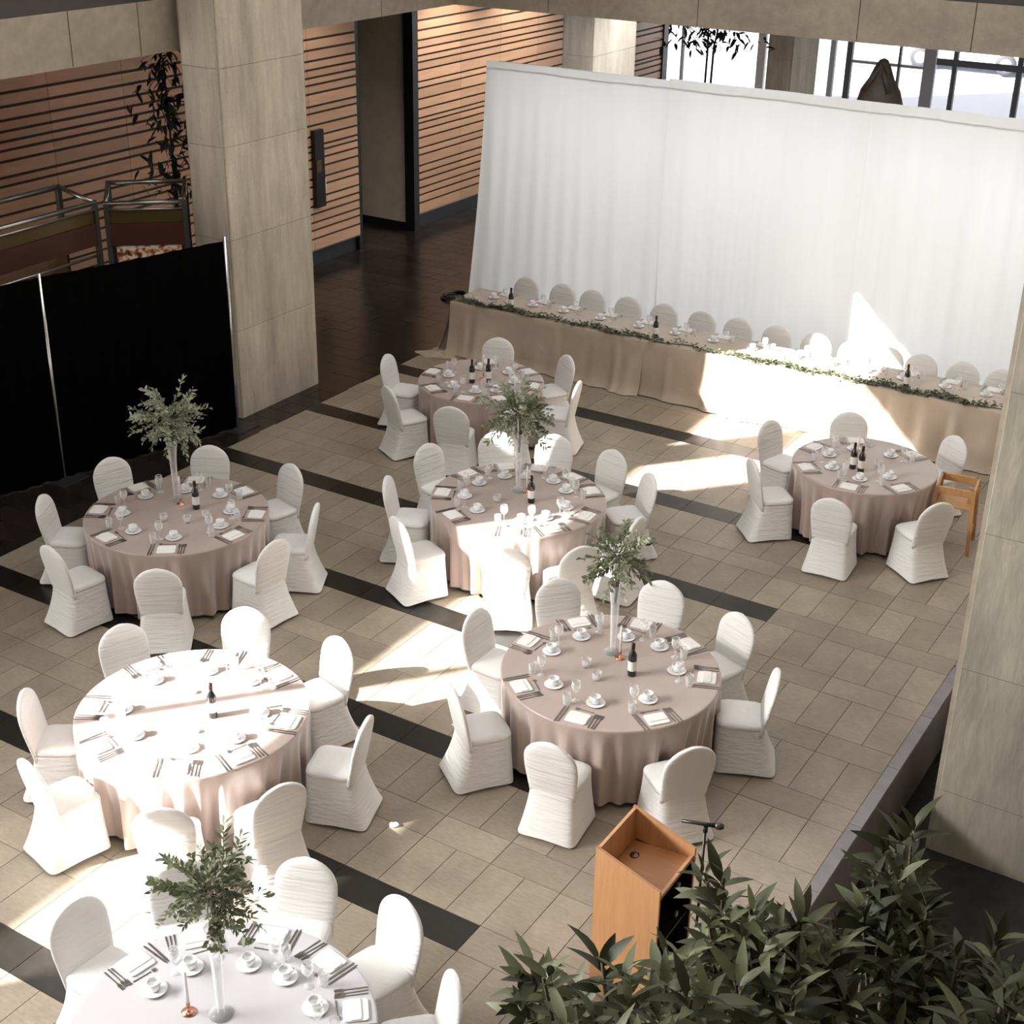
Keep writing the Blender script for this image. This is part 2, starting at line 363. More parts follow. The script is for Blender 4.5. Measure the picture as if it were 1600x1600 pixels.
# ================================================================== CORRIDOR LAMPS AND ADDED FILL LIGHTS
def spot(name, loc, e, col, size=R(110), r=.12):
    l = bpy.data.lights.new(name, 'SPOT'); l.energy = e; l.color = col; l.spot_size = size; l.spot_blend = .7; l.shadow_soft_size = r
    o = bpy.data.objects.new(name, l); COL.objects.link(o); o.location = loc; o.rotation_euler = (0, R(34), 0)
dl = MB().lathe([(.09, 0), (.09, .03)], 14).mesh('unseen_downlight', 'lamp_white')
for i, yy in enumerate((8.6, 11.2, 13.8, 16.4, 20.4, 23)):
    obj('unseen_downlight', dl, sl_, (-8.1, yy, FB-.012))
    spot('corridor_lamp_and_fill', (-8.1, yy, FB-.05), 10 if yy < 15 else (90 if yy < 18 else 400), (1.0, .30, .06) if yy < 15 else (1.0, .92, .84))  # near ones warm; far white ones added to brighten the slats beyond the recess

lp = boxmesh('drape_backlight', 'lamp_white', -1.2, 1.2, -.3, .3, 0, .05)  # unseen panels added to light the white drape from behind
for i, (xx, yy) in enumerate([(x_, y_) for y_ in (17.9, 20.6) for x_ in (-4.4, -1.4, 1.6, 4.6)]):
    obj('backlight_panel', lp, sl_, (xx, yy, FB-.035))
    l = bpy.data.lights.new('drape_backlight', 'AREA'); l.shape = 'RECTANGLE'; l.size = 2.3; l.size_y = .55; l.energy = 88; l.color = (.95, .97, 1.0)
    o = bpy.data.objects.new('drape_backlight', l); COL.objects.link(o); o.location = (xx, yy, FB-.05)

# ================================================================== BANQUET CHAIRS
def sup(hw, y0, y1, z, n=28, e=4.5, lift=0):
    r = []
    for j in range(n):
        a = 2*PI*j/n; c_, s_ = cos(a), sin(a)
        x = hw*math.copysign(abs(c_)**(2/e), c_); yy = math.copysign(abs(s_)**(2/e), s_)
        zz = z + lift*(1-min(1, (abs(x)/hw)*(abs(yy)))**3) 
        r.append((x, (y0+y1)/2+yy*(y1-y0)/2, zz))
    return r
def chair_meshes():
    sk = MB(); rings = []
    for t in [i/9 for i in range(10)]:
        z = .425*t; fl = (1-t)**1.7
        rings.append(sup(.203+.048*fl, -.207-.12*fl, .195+.006*fl, z, e=7-2*t, lift=.035 if t == 0 else .035*(1-t)))
    sk.loft(rings, cap=False)
    st = MB(); prof = [(0, .423), (.002, .445), (-.002, .462), (-.018, .476), (-.06, .486), (-.13, .490)]
    rings = [sup(.203+d, -.205-d, .195+d, z, e=5) for d, z in prof]; st.loft(rings)
    bk = MB(); rings = []; ns = 26
    zs = [.36+.34*i/8 for i in range(9)] + [.70+.20*sin(PI/2*i/9) for i in range(1, 10)]
    for z in zs:
        t = (z-.40)/.5; yc = -.178-.097*t
        w_ = .200+.022*min(1, (z-.4)/.22)
        if z > .70: w_ *= math.sqrt(max(.0004, 1-((z-.70)/.2005)**2))
        th = .030 if z < .8 else .030*math.sqrt(max(.02, 1-((z-.8)/.1005)**2*.75))
        ring = []
        for j in range(ns):
            a = 2*PI*j/ns; c_, s_ = cos(a), sin(a)
            ring.append((w_*math.copysign(abs(c_)**.55, c_), yc+th*math.copysign(abs(s_)**.8, s_)-.0*w_, z))
        rings.append(ring)
    bk.loft(rings)
    return sk.mesh('skirt', 'chair_fabric'), st.mesh('seat', 'chair_fabric'), bk.mesh('backrest', 'chair_fabric')
CH = chair_meshes()
chair0 = None
def chair(x, y, rz, label, group, s=1.0):
    global chair0
    if chair0 is None:
        chair0 = empty('banquet_chair')
        for n, m in zip(('skirt', 'seat', 'backrest'), CH): kid(obj(n, m, chair0))
        c = chair0
    else: c = copy_tree(chair0)
    c.location = (x, y, .0); c.rotation_euler = (0, 0, rz); c.scale = (s, s, 1)
    return tag(c, label, 'chair', group)

# ================================================================== ROUND TABLES
CT = .772      # cloth top height
def cloth_mesh(rad, seed, m, drop=.70, nf=23):
    r_ = random.Random(seed); n = 384; mb = MB(); rings = []
    ph = [r_.uniform(0, 6.28) for _ in range(6)]
    def fold(a):
        return (sin(nf*a+ph[0]+1.1*sin(3*a+ph[1]))*.5+sin((nf-6)*a+ph[2]+.8*sin(2*a))*.35+.42*sin(39*a+ph[3]+1.5*sin(2*a+ph[4])))
    for rr in (.05, .3, .6, .85, .96): rings.append([(rad*rr*cos(2*PI*j/n), -rad*rr*sin(2*PI*j/n), CT) for j in range(n)])
    for d, z in ((-.010, CT), (-.002, CT-.003), (.003, CT-.010), (.004, CT-.022)): rings.append([((rad+d)*cos(2*PI*j/n), -(rad+d)*sin(2*PI*j/n), z) for j in range(n)])
    for i in range(1, 13):
        t = i/12; ring = []
        for j in range(n):
            a = 2*PI*j/n; f = fold(a); q = rad+.004+(-.050+.062*f)*min(1, t*1.4)**.9+.004*t
            ring.append((q*cos(a), -q*sin(a), CT-.022-drop*t + (.012*f if i == 12 else 0)))
        rings.append(ring)
    mb.loft(rings, cap=False)
    mb.f.append(tuple(reversed(range(n)))); mb.sm.append(True); mb.mi.append(0)
    return mb.mesh('tablecloth', m)
def table_parts(t, rad):
    obj('tabletop', MB().lathe([(rad-.012, .735), (rad-.008, .745), (rad-.008, .762), (rad-.012, .766)], 48).mesh('tabletop', 'table_wood'), t)
    for i in range(4):
        a = PI/4+i*PI/2; b = Vector((rad*.55*cos(a), rad*.55*sin(a), 0))
        obj('leg', MB().tube([(b.x, b.y, 0), (b.x*.8, b.y*.8, .735)], .016).mesh('leg', 'metal_leg'), t)

# --- tableware meshes (shared)
def flat(poly, z0, z1):
    mb = MB(); return mb.loft([[(x, y, z0) for x, y in poly], [(x, y, z1) for x, y in poly]], smooth=False)
def mirror(pts): return pts + [(-x, y) for x, y in reversed(pts)]
def fork_mesh():
    mb = flat(mirror([(.006, -.1), (.0042, -.04), (.003, .02), (.004, .04), (.011, .052), (.012, .065)]), .001, .0038)
    for x in (-.0095, -.0032, .0032, .0095): mb.box(x-.0017, x+.0017, .064, .105, .0012, .0034)
    return mb.mesh('fork', 'cutlery')
def knife_mesh():
    mb = flat([(.006, -.115), (.0075, -.02), (.010, .0), (.0095, .09), (.004, .118), (-.004, .11), (-.0055, 0), (-.006, -.115)], .001, .0042); return mb.mesh('knife', 'cutlery')
def spoon_mesh():
    mb = flat(mirror([(.005, -.09), (.0035, -.02), (.003, .035)]), .001, .0036)
    mb.lathe([(.004, .001), (.013, .0015), (.017, .006), (.0155, .006), (.011, .003)], 12, (0, .055, 0)); return mb.mesh('spoon', 'cutlery')
def napkin_mesh():
    mb = MB(); mb.loft([sup(.088+d, -.075-d, .075+d, z, 24, 9) for d, z in ((0, .001), (.002, .006), (0, .011))], smooth=False)
    mb.loft([sup(.086+d, -.034-d, .036+d, z, 24, 9) for d, z in ((0, .011), (.001, .015), (-.002, .018))], smooth=False)
    return mb.mesh('napkin', 'napkin')
FORK, KNIFE, SPOON, NAP = fork_mesh(), knife_mesh(), spoon_mesh(), napkin_mesh()
SAUCER = MB().lathe([(.04, .001), (.072, .009), (.080, .016), (.076, .016), (.045, .007), (.002, .006)], 22, cap=True).mesh('saucer', 'china')
CUPB = MB().lathe([(.026, .008), (.036, .022), (.041, .05), (.043, .072), (.039, .072), (.037, .05), (.003, .046)], 18).mesh('bowl', 'china')
CUPH = MB().tube([(.039, 0, .06), (.056, 0, .058), (.060, 0, .042), (.052, 0, .027), (.036, 0, .024)], .004, 6).mesh('handle', 'china')
WGB = MB().lathe([(.003, .085), (.022, .098), (.037, .125), (.039, .155), (.032, .19), (.030, .19), (.036, .155), (.034, .127), (.003, .092)], 16, cap=False).mesh('bowl', 'glass')
WGS = MB().lathe([(.034, .0), (.033, .003), (.006, .007), (.004, .03), (.004, .088)], 14).mesh('stem', 'glass')
TUMB = MB().lathe([(.026, .0), (.031, .05), (.034, .105), (.032, .105), (.028, .01), (.002, .009)], 16).mesh('water_glass', 'glass')
CUTS = []
PROTO = {}
def ware(kind, loc, rz, label, group, cat):
    """copy a piece of tableware, parts and all"""
    if kind not in PROTO:
        if kind == 'cup': o = empty('coffee_cup'); kid(obj('bowl', CUPB, o)); kid(obj('handle', CUPH, o))
        elif kind == 'wine': o = empty('wine_glass'); kid(obj('bowl', WGB, o)); kid(obj('stem', WGS, o))
        elif kind == 'bottle':
            o = empty('wine_bottle')
            kid(obj('body', MB().lathe([(.034, 0), (.037, .006), (.037, .185), (.033, .205), (.017, .235), (.0145, .25), (.0145, .29)], 18).mesh('body', 'bottle_glass'), o))
            kid(obj('label_band', MB().lathe([(.0378, .055), (.0378, .145)], 18, cap=False).mesh('label_band', 'bottle_label'), o))
            kid(obj('capsule', MB().lathe([(.0155, .255), (.016, .285), (.0155, .305), (.006, .307)], 14).mesh('capsule', 'foil'), o))
        elif kind == 'candle':
            o = empty('candle_holder')
            kid(obj('base', MB().lathe([(.045, 0), (.045, .006), (.02, .012), (.008, .02), (.007, .05), (.013, .055), (.013, .075)], 18).mesh('base', 'copper'), o))
            kid(obj('taper_candle', MB().lathe([(.011, .07), (.0105, .30), (.004, .315)], 10).mesh('taper_candle', 'wax'), o))
        elif kind == 'votive':
            o = empty('votive_glass')
            kid(obj('cup', MB().lathe([(.03, 0), (.038, .03), (.042, .075), (.040, .075), (.034, .012), (.002, .01)], 16).mesh('cup', 'glass'), o))
            kid(obj('tealight', MB().lathe([(.02, .012), (.02, .03)], 12).mesh('tealight', 'wax'), o))
        elif kind == 'vase':
            o = empty('tall_vase')
            kid(obj('foot', MB().lathe([(.075, 0), (.075, .008), (.02, .022)], 24).mesh('foot', 'glass'), o))
            kid(obj('stem_tube', MB().lathe([(.022, .02), (.028, .2), (.036, .45), (.058, .66), (.055, .66), (.033, .45), (.022, .06), (.002, .05)], 20, cap=False).mesh('stem_tube', 'glass'), o))
        else:
            me = dict(fork=FORK, knife=KNIFE, spoon=SPOON, napkin=NAP, saucer=SAUCER, tumbler=TUMB)[kind]
            o = obj({'napkin': 'folded_napkin', 'tumbler': 'water_glass'}.get(kind, kind), me)
        PROTO[kind] = o; c = o
    else: c = copy_tree(PROTO[kind])
    c.location = loc; c.rotation_euler = (0, 0, rz)
    return tag(c, label, cat, group)
def setting(cx, cy, rad, ang, key, jit, where, z=CT):
    """one place setting; ang points from the table centre to the guest"""
    J = lambda s=.008: jit.uniform(-s, s)
    ca, sa = cos(ang), sin(ang)
    def P(r, s): return (cx+ca*(rad-r)-sa*s, cy+sa*(rad-r)+ca*s, z+.0005)   # r inward from the rim, s sideways
    rz = ang+PI/2     # local +y points to the centre
    def put(kind, loc, rot, what, cat, plural): ware(kind, loc, rot, what+' at the '+key+' place '+where, plural+' on the '+key, cat)
    put('napkin', P(.115+J(), J()), rz+J(.08), 'folded white napkin', 'napkin', 'napkins')
    for s in (-.125, -.150, -.175): put('fork', P(.125+J(), -s+J(.003)), rz+J(.05), 'steel fork', 'fork', 'forks')
    for s in (.125, .152): put('knife', P(.125+J(), -s+J(.003)), rz+J(.05), 'steel knife', 'knife', 'knives')
    put('spoon', P(.235+J(), J(.02)), rz+PI/2+J(.1), 'steel dessert spoon', 'spoon', 'spoons')
    q = P(.37+J(.02), .06+J(.02)); put('saucer', q, 0, 'white saucer', 'saucer', 'saucers')
    put('cup', (q[0], q[1], q[2]+.002), jit.uniform(0, 6), 'white coffee cup', 'cup', 'cups')
    put('wine', P(.34+J(.02), -.10+J(.02)), 0, 'clear wine glass', 'wine glass', 'wine glasses')
    put('tumbler', P(.27+J(.02), -.155+J(.02)), 0, 'clear water glass', 'glass', 'water glasses')

# --- greenery
def leaf_poly(L, W, bend, n=4):
    vs = []; fs = []
    for i in range(n+1):
        t = i/n; w_ = W*(sin(PI*t**.85))**.8*.5 if 0 < t < 1 else .0008
        y = L*t; z = -bend*L*t*t
        vs += [(-w_, y, z+.18*w_), (0, y, z), (w_, y, z+.18*w_)]
    for i in range(n):
        a = 3*i; fs += [(a, a+1, a+4, a+3), (a+1, a+2, a+5, a+4)]
    return vs, fs
def place_leaf(mb, M, L, W, bend, n=3):
    vs, fs = leaf_poly(L, W, bend, n); mb.add([M @ Vector(v) for v in vs], fs, True)
def dirmat(p, d, roll=0):
    d = Vector(d).normalized(); q = d.to_track_quat('Y', 'Z').to_matrix().to_4x4()
    return Matrix.Translation(p) @ q @ Matrix.Rotation(roll, 4, 'Y')
def sprig_mesh(seed, L, nl, ll, lw, mname, droop):
    r_ = random.Random(seed); mb = MB(); pts = []
    for i in range(6):
        t = i/5; pts.append(Vector((.03*sin(3*t+seed)*L*3, L*t, -droop*L*t*t)))
    mb.m = 1; mb.tube(pts, [.0035*(1-.7*i/5) for i in range(6)], 4); mb.m = 0
    for k in range(nl):
        t = .25+.75*k/(nl-1); i = min(4, int(t*5)); p = pts[i].lerp(pts[i+1], t*5-i)
        s = -1 if k % 2 else 1; a = r_.uniform(.5, 1.2)*s
        d = Vector((sin(a), cos(a), r_.uniform(-.5, .6)))
        place_leaf(mb, dirmat(p, d, r_.uniform(-.8, .8)), ll*r_.uniform(.7, 1.25), lw*r_.uniform(.7, 1.2), r_.uniform(.05, .4))
    return mb.mesh('sprig', mname, 'bark')
SPR = {k: [sprig_mesh(i*3+j, L, nl, ll, lw, m, dr) for i, (L, nl, ll, lw, dr) in enumerate(((.30, 22, .050, .027, .25), (.27, 22, .042, .030, .5), (.34, 24, .055, .021, .1), (.25, 20, .046, .034, .8)))]
       for j, (k, m) in enumerate((('grey', 'leaf_grey'), ('mid', 'leaf_mid')))}
def bouquet(x, y, z, seed, label, kinds, n=64, s=1.0, squash=1.0):
    g = empty('greenery_arrangement', (x, y, z)); tag(g, label, 'greenery'); r_ = random.Random(seed)
    for i in range(n):
        th = i*2.39996+r_.uniform(-.3, .3); e = -.75+1.95*((i+.5)/n)**.85
        d = Vector((cos(th)*cos(e)*squash, sin(th)*cos(e)*squash, sin(e)))
        o = obj('sprig', r_.choice(SPR[r_.choice(kinds)]), g, d*.045, d.to_track_quat('Y', 'Z').to_euler(), [s*r_.uniform(.62, 1.2)]*3)
        o.rotation_euler.rotate_axis('Y', r_.uniform(-1, 1))
    obj('stem_bunch', MB().tube([(0, 0, -.42), (.01, .01, -.2), (0, 0, .02)], [.012, .016, .02], 8).mesh('stem_bunch', 'bark'), g)

TABLES = {
 'T3': ((-3.428, 6.813), .915, 'blush_satin', 'black drape table', 'round table beside the black drape', [(-152, 1.39, 'farthest from the half-sunlit table'), (-103, 1.41, 'farthest from the tall column'), (163, 1.43, 'facing the black drape'), (120, 1.45, 'nearest the tall column'), (75, 1.42, 'toward the corridor-end table'), (32, 1.41, 'toward the half-sunlit table'), (-4, 1.38, 'toward the lectern table'), (-54, 1.43, 'toward the sunlit table')]),
 'T1': ((-.838, 4.282), .915, 'blush_satin', 'sunlit table', 'round table standing in full sunlight', [(160, 1.36, 'toward the black drape'), (114, 1.42, 'toward the black drape table'), (72, 1.40, 'toward the half-sunlit table'), (20, 1.43, 'toward the lectern table'), (-21, 1.43, 'toward the lectern'), (-56, 1.43, 'toward the pale-cloth table'), (-107, 1.37, 'farthest from the half-sunlit table'), (-149, 1.34, 'farthest from the lectern table')]),
 'T2': ((-.763, 9.046), .915, 'blush_satin', 'half-sunlit table', 'round table half in sunlight', [(164, 1.49, 'toward the black drape'), (131, 1.50, 'toward the corridor-end table'), (105, 1.48, 'toward the shaded head table length'), (75, 1.46, 'toward the sunlit head table length'), (46, 1.46, 'toward the high chair table'), (1, 1.38, 'toward the heavy column'), (-156, 1.40, 'toward the black drape table'), (-115, 1.43, 'toward the sunlit table'), (-63, 1.40, 'between sunlit and lectern tables'), (-34, 1.46, 'toward the lectern table')]),
 'T5': ((1.640, 6.630), .915, 'blush_satin', 'lectern table', 'round table beside the wooden lectern', [(139, 1.40, 'toward the half-sunlit table'), (99, 1.43, 'toward the head table'), (63, 1.39, 'toward the high chair table'), (23, 1.37, 'toward the heavy column'), (-35, 1.40, 'between lectern and kerb'), (-81, 1.38, 'between lectern and pale-cloth table'), (-127, 1.40, 'toward the sunlit table'), (180, 1.37, 'toward the black drape table')]),
 'T0': ((-2.976, 11.739), .785, 'blush_satin', 'corridor-end table', 'round table by the corridor end', [(-172, 1.34, 'toward the tall column'), (113, 1.29, 'backing onto the head table end'), (61, 1.27, 'backing onto the head table middle'), (16, 1.26, 'toward the high chair table'), (-120, 1.28, 'toward the black drape table'), (-74, 1.28, 'nearest the open stripe floor'), (-38, 1.30, 'toward the half-sunlit table')]),
 'T4': ((1.959, 11.923), .785, 'blush_satin', 'high chair table', 'round table beside the wooden high chair', [(167, 1.31, 'toward the corridor-end table'), (-139, 1.30, 'toward the half-sunlit table'), (118, 1.24, 'backing onto the head table'), (57, 1.28, 'next to the wooden high chair'), (-85, 1.32, 'toward the lectern table'), (-36, 1.33, 'toward the heavy column')]),
 'T7': ((1.62, 1.88), .915, 'sky_sheen_satin', 'pale-cloth table', 'round table with the sheen-paled cloth', [(171, 1.45, 'farthest from the lectern'), (143, 1.44, 'toward the sunlit table'), (108, 1.43, 'between sunlit and lectern tables'), (77, 1.42, 'toward the lectern table'), (44, 1.40, 'toward the lectern'), (10, 1.40, 'toward the planting pit')]),
}
for ti, (tk, ((cx, cy), rad, cm, short, key, chs)) in enumerate(TABLES.items()):
    t = empty('round_table', (cx, cy, 0)); tag(t, 'folding banquet table under the cloth of the '+key, 'table'); table_parts(t, rad)
    cl = obj('tablecloth', cloth_mesh(rad, 11+ti, cm), None, (cx, cy, 0), (0, 0, ti*.7))
    tag(cl, ('sheen-paled satin' if cm == 'sky_sheen_satin' else 'blush satin')+' cloth hanging over the '+(key if tk != 'T7' else 'round table with dark foliage'), 'tablecloth')
    jit = random.Random(50+ti)
    for ang, rr, where in chs:
        a = R(ang); q = rr-.272
        chair(cx+q*cos(a), cy+q*sin(a), a+PI/2+jit.uniform(-.06, .06), 'white covered banquet chair at the '+short+', '+where, 'chairs at the '+short)
        setting(cx, cy, rad, a, short, jit, where)
for x, y, key in ((-3.346, 7.007, 'T3'), (-.598, 9.036, 'T2'), (1.828, 6.645, 'T5'), (1.882, 11.749, 'T4'), (-.637, 4.29, 'T1')):
    ware('bottle', (x, y, CT), 1.2, 'dark red wine bottle with white label on the '+TABLES[key][4], 'wine bottles on the tables', 'bottle')
ware('bottle', (-2.866, 11.738, CT), 1.2, 'taller-standing dark wine bottle nearer the head table on the corridor end round table', None, 'bottle')
ware('bottle', (-3.02, 11.60, CT), .4, 'dark wine bottle beside another bottle on the corridor end round table', None, 'bottle')
ware('bottle', (1.99, 11.70, CT), .4, 'second dark wine bottle on the round table beside the wooden high chair', None, 'bottle')
for x, y, key in ((-3.55, 7.0, 'T3'), (1.371, 1.885, 'T7'), (1.62, 6.83, 'T5'), (-2.98, 11.80, 'T0'), (1.86, 11.93, 'T4'), (-.75, 9.2, 'T2')):
    ware('candle', (x, y, CT), 0, 'copper candle holder with white taper on the '+TABLES[key][4], 'candle holders on the tables', 'candle holder')
for (x, y), key in (((-3.20, 6.72), 'T3'), ((-3.42, 6.62), 'T3'), ((-3.12, 6.9), 'T3'), ((1.62, 6.42), 'T5'), ((1.45, 6.55), 'T5'), ((1.75, 1.75), 'T7'), ((-.9, 8.85), 'T2'), ((-.45, 8.8), 'T2'), ((-.6, 4.05), 'T1'), ((-1.0, 4.45), 'T1'), ((-2.75, 11.62), 'T0'), ((2.1, 11.95), 'T4')):
    ware('votive', (x, y, CT), 0, 'small clear votive glass on the '+TABLES[key][4], 'votives on the '+TABLES[key][4], 'candle')
for (x, y), key, kinds, lab in (((-3.66, 7.05), 'T3', ('grey',), 'pale grey-green foliage in the tall vase beside the black drape'), ((-.86, 9.2), 'T2', ('grey', 'mid'), 'trailing mixed foliage in the tall vase on the half-sunlit table'),
                                ((1.52, 6.88), 'T5', ('mid', 'mid', 'grey'), 'green foliage in the tall vase beside the lectern'), ((1.543, 1.978), 'T7', ('mid',), 'dense dark green foliage in the tall vase on the pale-clothed table')):
    ware('vase', (x, y, CT), 0, 'tall clear glass vase holding foliage on the '+TABLES[key][4], None, 'vase')
    bouquet(x, y, CT+(.86 if key in ('T3', 'T2') else .90), int(x*100), lab, kinds, s=1.08 if key in ('T3', 'T2') else .92, squash=1 if key != 'T7' else .75)

# ================================================================== HEAD TABLE
HX0, HX1, HY0, HY1 = -5.1, 3.1, 14.22, 15.02
hr = R(1.1)
ht = empty('head_table', (HX0, HY0, 0), hr); tag(ht, 'long head table under taupe cloths in front of the white drape', 'table')
HL = HX1-HX0
for i in range(4):
    a, b = i*HL/4+.01, (i+1)*HL/4-.01
    obj('tabletop', boxmesh('tabletop', 'table_wood', a, b, .03, .78, .735, .758), ht)
    for s in (.2, HL/4-.2): obj('leg', boxmesh('leg', 'metal_leg', a+s-.02, a+s+.02, .1, .7, 0, .735), ht)
def hcloth(a, b, seed, left_end, right_end):
    r_ = random.Random(seed); mb = MB(); n = int((b-a)/.03); ph = [r_.uniform(0, 6) for _ in range(6)]
    rows = []
    def f(x): return sin(2.3*x+ph[0])*.5+sin(6.1*x+ph[1]+sin(2*x))*.3+sin(13*x+ph[2])*.2
    cols = []
    for i in range(n+1):
        x = a+(b-a)*i/n; col = []
        for y, z in ((.82, .42), (.815, .74), (.81, .766), (.6, .768), (.3, .768), (.012, .768), (.0, .764), (-.006, .75)): col.append((x, y, z))
        for k in range(1, 11):
            t = k/10; g = f(x); bulge = sin(PI*min(1, t*1.0)*.5)
            y = -.006 - .035*t - (.06+.07*g)*t*t - (.012+.014*g)*sin(17*x+ph[3]+4*g)*min(1, 2*t)
            z = .75-.742*t
            if k == 10: z = .012; y -= .03+.04*max(0, g)
            col.append((x, y, z))
        cols.append(col)
    mb.loft(cols, cap=False, close=False); 
    return mb
mb = hcloth(-.02, 3.12, 3, 1, 0)
# end drop with deep folds at the corridor end
rings = []
for k in range(13):
    t = k/12; ring = []
    for j in range(33):
        s = j/32; y = .82*(1-s) - (.0 if s < 1 else .006); g = sin(s*21+1)*(.5+s)*.5
        ring.append((-.02-.02*t-(.05+.07*g)*t**1.2-(.10*t*t if s > .7 else 0), y-.10*t*t*s, .766-.752*t))
    rings.append(ring)
mb.loft(rings, cap=False, close=False)
c1 = obj('tablecloth', mb.mesh('tablecloth', 'taupe_satin'), None, (HX0, HY0, 0), (0, 0, hr)); tag(c1, 'taupe satin cloth on the shaded corridor end of the head table', 'tablecloth')
c2 = obj('tablecloth', hcloth(3.06, HL+.02, 5, 0, 1).mesh('tablecloth', 'taupe_satin'), None, (HX0, HY0-.006, .003), (0, 0, hr)); tag(c2, 'taupe satin cloth on the sunlit length of the head table', 'tablecloth')
# cloth pooled on the floor at the corridor end
mb = MB(); rings = []
for k in range(9):
    t = k/8; rings.append([(.34*t*cos(2*PI*j/40)*(1+.2*sin(3*2*PI*j/40)), .2*t*sin(2*PI*j/40)*(1+.15*sin(5*2*PI*j/40)), .03*(1-t)+.022*sin(9*t+2*PI*j/40*4)*(1-t)+.006) for j in range(40)])
mb.loft(rings, cap=False)
tag(obj('cloth_pool', mb.mesh('cloth_pool', 'taupe_satin'), None, (-5.18, 14.02, 0), (0, 0, .5)), 'spare taupe cloth pooled on the floor by the head table end', 'cloth')
HCX = [-4.609, -3.983, -3.467, -2.88, -2.292, -1.702, -1.137, -.556, .01, .529, 1.007, 1.464, 2.006, 2.52]
jit = random.Random(99)
HK = 'long head table'
ORD = 'first second third fourth fifth sixth seventh eighth ninth tenth eleventh twelfth thirteenth fourteenth'.split()
for hi, x in enumerate(HCX):
    hw_ = ' at the '+ORD[hi]+' head table place from the corridor end'
    chair(x, 15.27, PI+jit.uniform(-.04, .04), 'white covered banquet chair'+hw_, 'chairs at the long head table')
    yb = HY0+.82+(x-HX0)*hr
    def P(dx, dy): return (x+dx, yb-dy, .770)
    ware('napkin', P(0, .11), jit.uniform(-.05, .05), 'folded white napkin'+hw_, 'napkins on the '+HK, 'napkin')
    for s in (.125, .15): ware('fork', P(s, .12), PI, 'steel fork'+hw_, 'forks on the '+HK, 'fork')
    ware('knife', P(-.13, .12), PI, 'steel knife'+hw_, 'knives on the '+HK, 'knife')
    q = P(-.05+jit.uniform(-.03, .03), .34); ware('saucer', q, 0, 'white saucer'+hw_, 'saucers on the '+HK, 'saucer')
    ware('cup', (q[0], q[1], q[2]+.002), jit.uniform(0, 6), 'white coffee cup'+hw_, 'cups on the '+HK, 'cup')
    ware('wine', P(.12+jit.uniform(-.02, .02), .34), 0, 'clear wine glass'+hw_, 'wine glasses on the '+HK, 'wine glass')
    ware('tumbler', P(.20, .28), 0, 'clear water glass'+hw_, 'water glasses on the '+HK, 'glass')
for x, lab in ((-4.216, 'dark wine bottle at the corridor end of the head table'), (-1.92, 'dark wine bottle near the middle of the head table'), (1.562, 'dark wine bottle at the sunlit end of the head table')):
    ware('bottle', (x, HY0+.20+(x-HX0)*hr, .769), .3, lab, None, 'bottle')
for x in (-4.95, -4.85, -1.55, -.3, .9, 2.1):
    ware('votive', (x, HY0+.25+(x-HX0)*hr, .769), 0, 'small clear votive glass beside the garland on the head table', 'votives on the head table', 'candle')
# leafy garland along the front edge
ga = empty('leaf_garland', (HX0, HY0, .769), hr); tag(ga, 'leafy green garland along the front edge of the head table', 'garland')
r_ = random.Random(4); mb = MB()
pts = [(i*.1+.05, .06+.035*sin(i*.9)+.02*sin(i*.37), .012) for i in range(int(HL/.1))]
mb.tube(pts, .006, 5); obj('vine', mb.mesh('vine', 'bark'), ga)
mb = MB()
for i in range(3600):
    x = r_.uniform(.05, HL-.05); dens = .55+.45*sin(x*2.1)*sin(x*.9+1)
    if r_.random() > dens: continue
    y = .06+.035*sin(x*9)+r_.gauss(0, .035); a = r_.uniform(0, 6.28)
    place_leaf(mb, dirmat((x, max(-.02, y), .012+abs(r_.gauss(0, .025))), (cos(a), sin(a)*.7, r_.uniform(-.15, .7)), r_.uniform(-1, 1)), r_.uniform(.035, .075), r_.uniform(.018, .034), .2)
obj('leaves', mb.mesh('leaves', 'leaf_mid'), ga, kind='stuff')

# ================================================================== DRAPES
def drape(name, x0, x1, h, seed, m, label, amp=.05, per=.16, flare=0, y=0, nz=14, puddle=.0, top=0):
    r_ = random.Random(seed); L = x1-x0; n = int(L/per*9); mb = MB(); cols = []; ph = [r_.uniform(0, 6) for _ in range(5)]
    for i in range(n+1):
        u = i/n*L; col = []
        w_ = sin(u/per*2*PI+ph[0]+1.6*sin(u*2.1+ph[1]))*.7+sin(u/per*PI*.83+ph[2])*.5
        for k in range(nz+1):
            t = k/nz; a = amp*(.35+.65*t)
            col.append((x0+u-(flare*t**1.3)*(1-u/L)**3, y+a*w_+.015*sin(u*3+ph[3]+4*t), h*(1-t)+.012))
        cols.append(col)
    mb.loft(cols, cap=False, close=False)
    o = obj(name, mb.mesh(name, m)); return o
DY = 15.92
poles = [-5.55, -2.64, .24, 3.1, 6.0]
for i, (a, b) in enumerate(zip(poles[:-1], poles[1:])):
    o = drape('white_drape', a-(.06 if i == 0 else .004), b+.004, 3.90+.03*i*(3-i)/2, 20+i, 'white_drape', '', .026, .27, .34 if i == 0 else 0)
    o.location = (0, DY+.02*(i % 2), 0)
    tag(o, ['sheer white drape panel beside the slatted timber wall', 'sheer white drape panel behind the shaded middle of the head table', 'sheer white drape panel hanging in front of the dark sculpture', 'sheer white drape panel ending behind the heavy column'][i], 'drape')
fr = empty('pipe_stand', (0, DY+.20, 0)); tag(fr, 'pipe stand with uprights and crossbars holding the white drapes', 'stand')
for i, x in enumerate(poles):
    obj('upright', MB().tube([(x, 0, .012), (x, 0, 3.87)], .014, 8).mesh('upright', 'white_frame'), fr)
    obj('base_plate', boxmesh('base_plate', 'metal_leg', x-.22, x+.22, -.06, .22, 0, .012), fr)
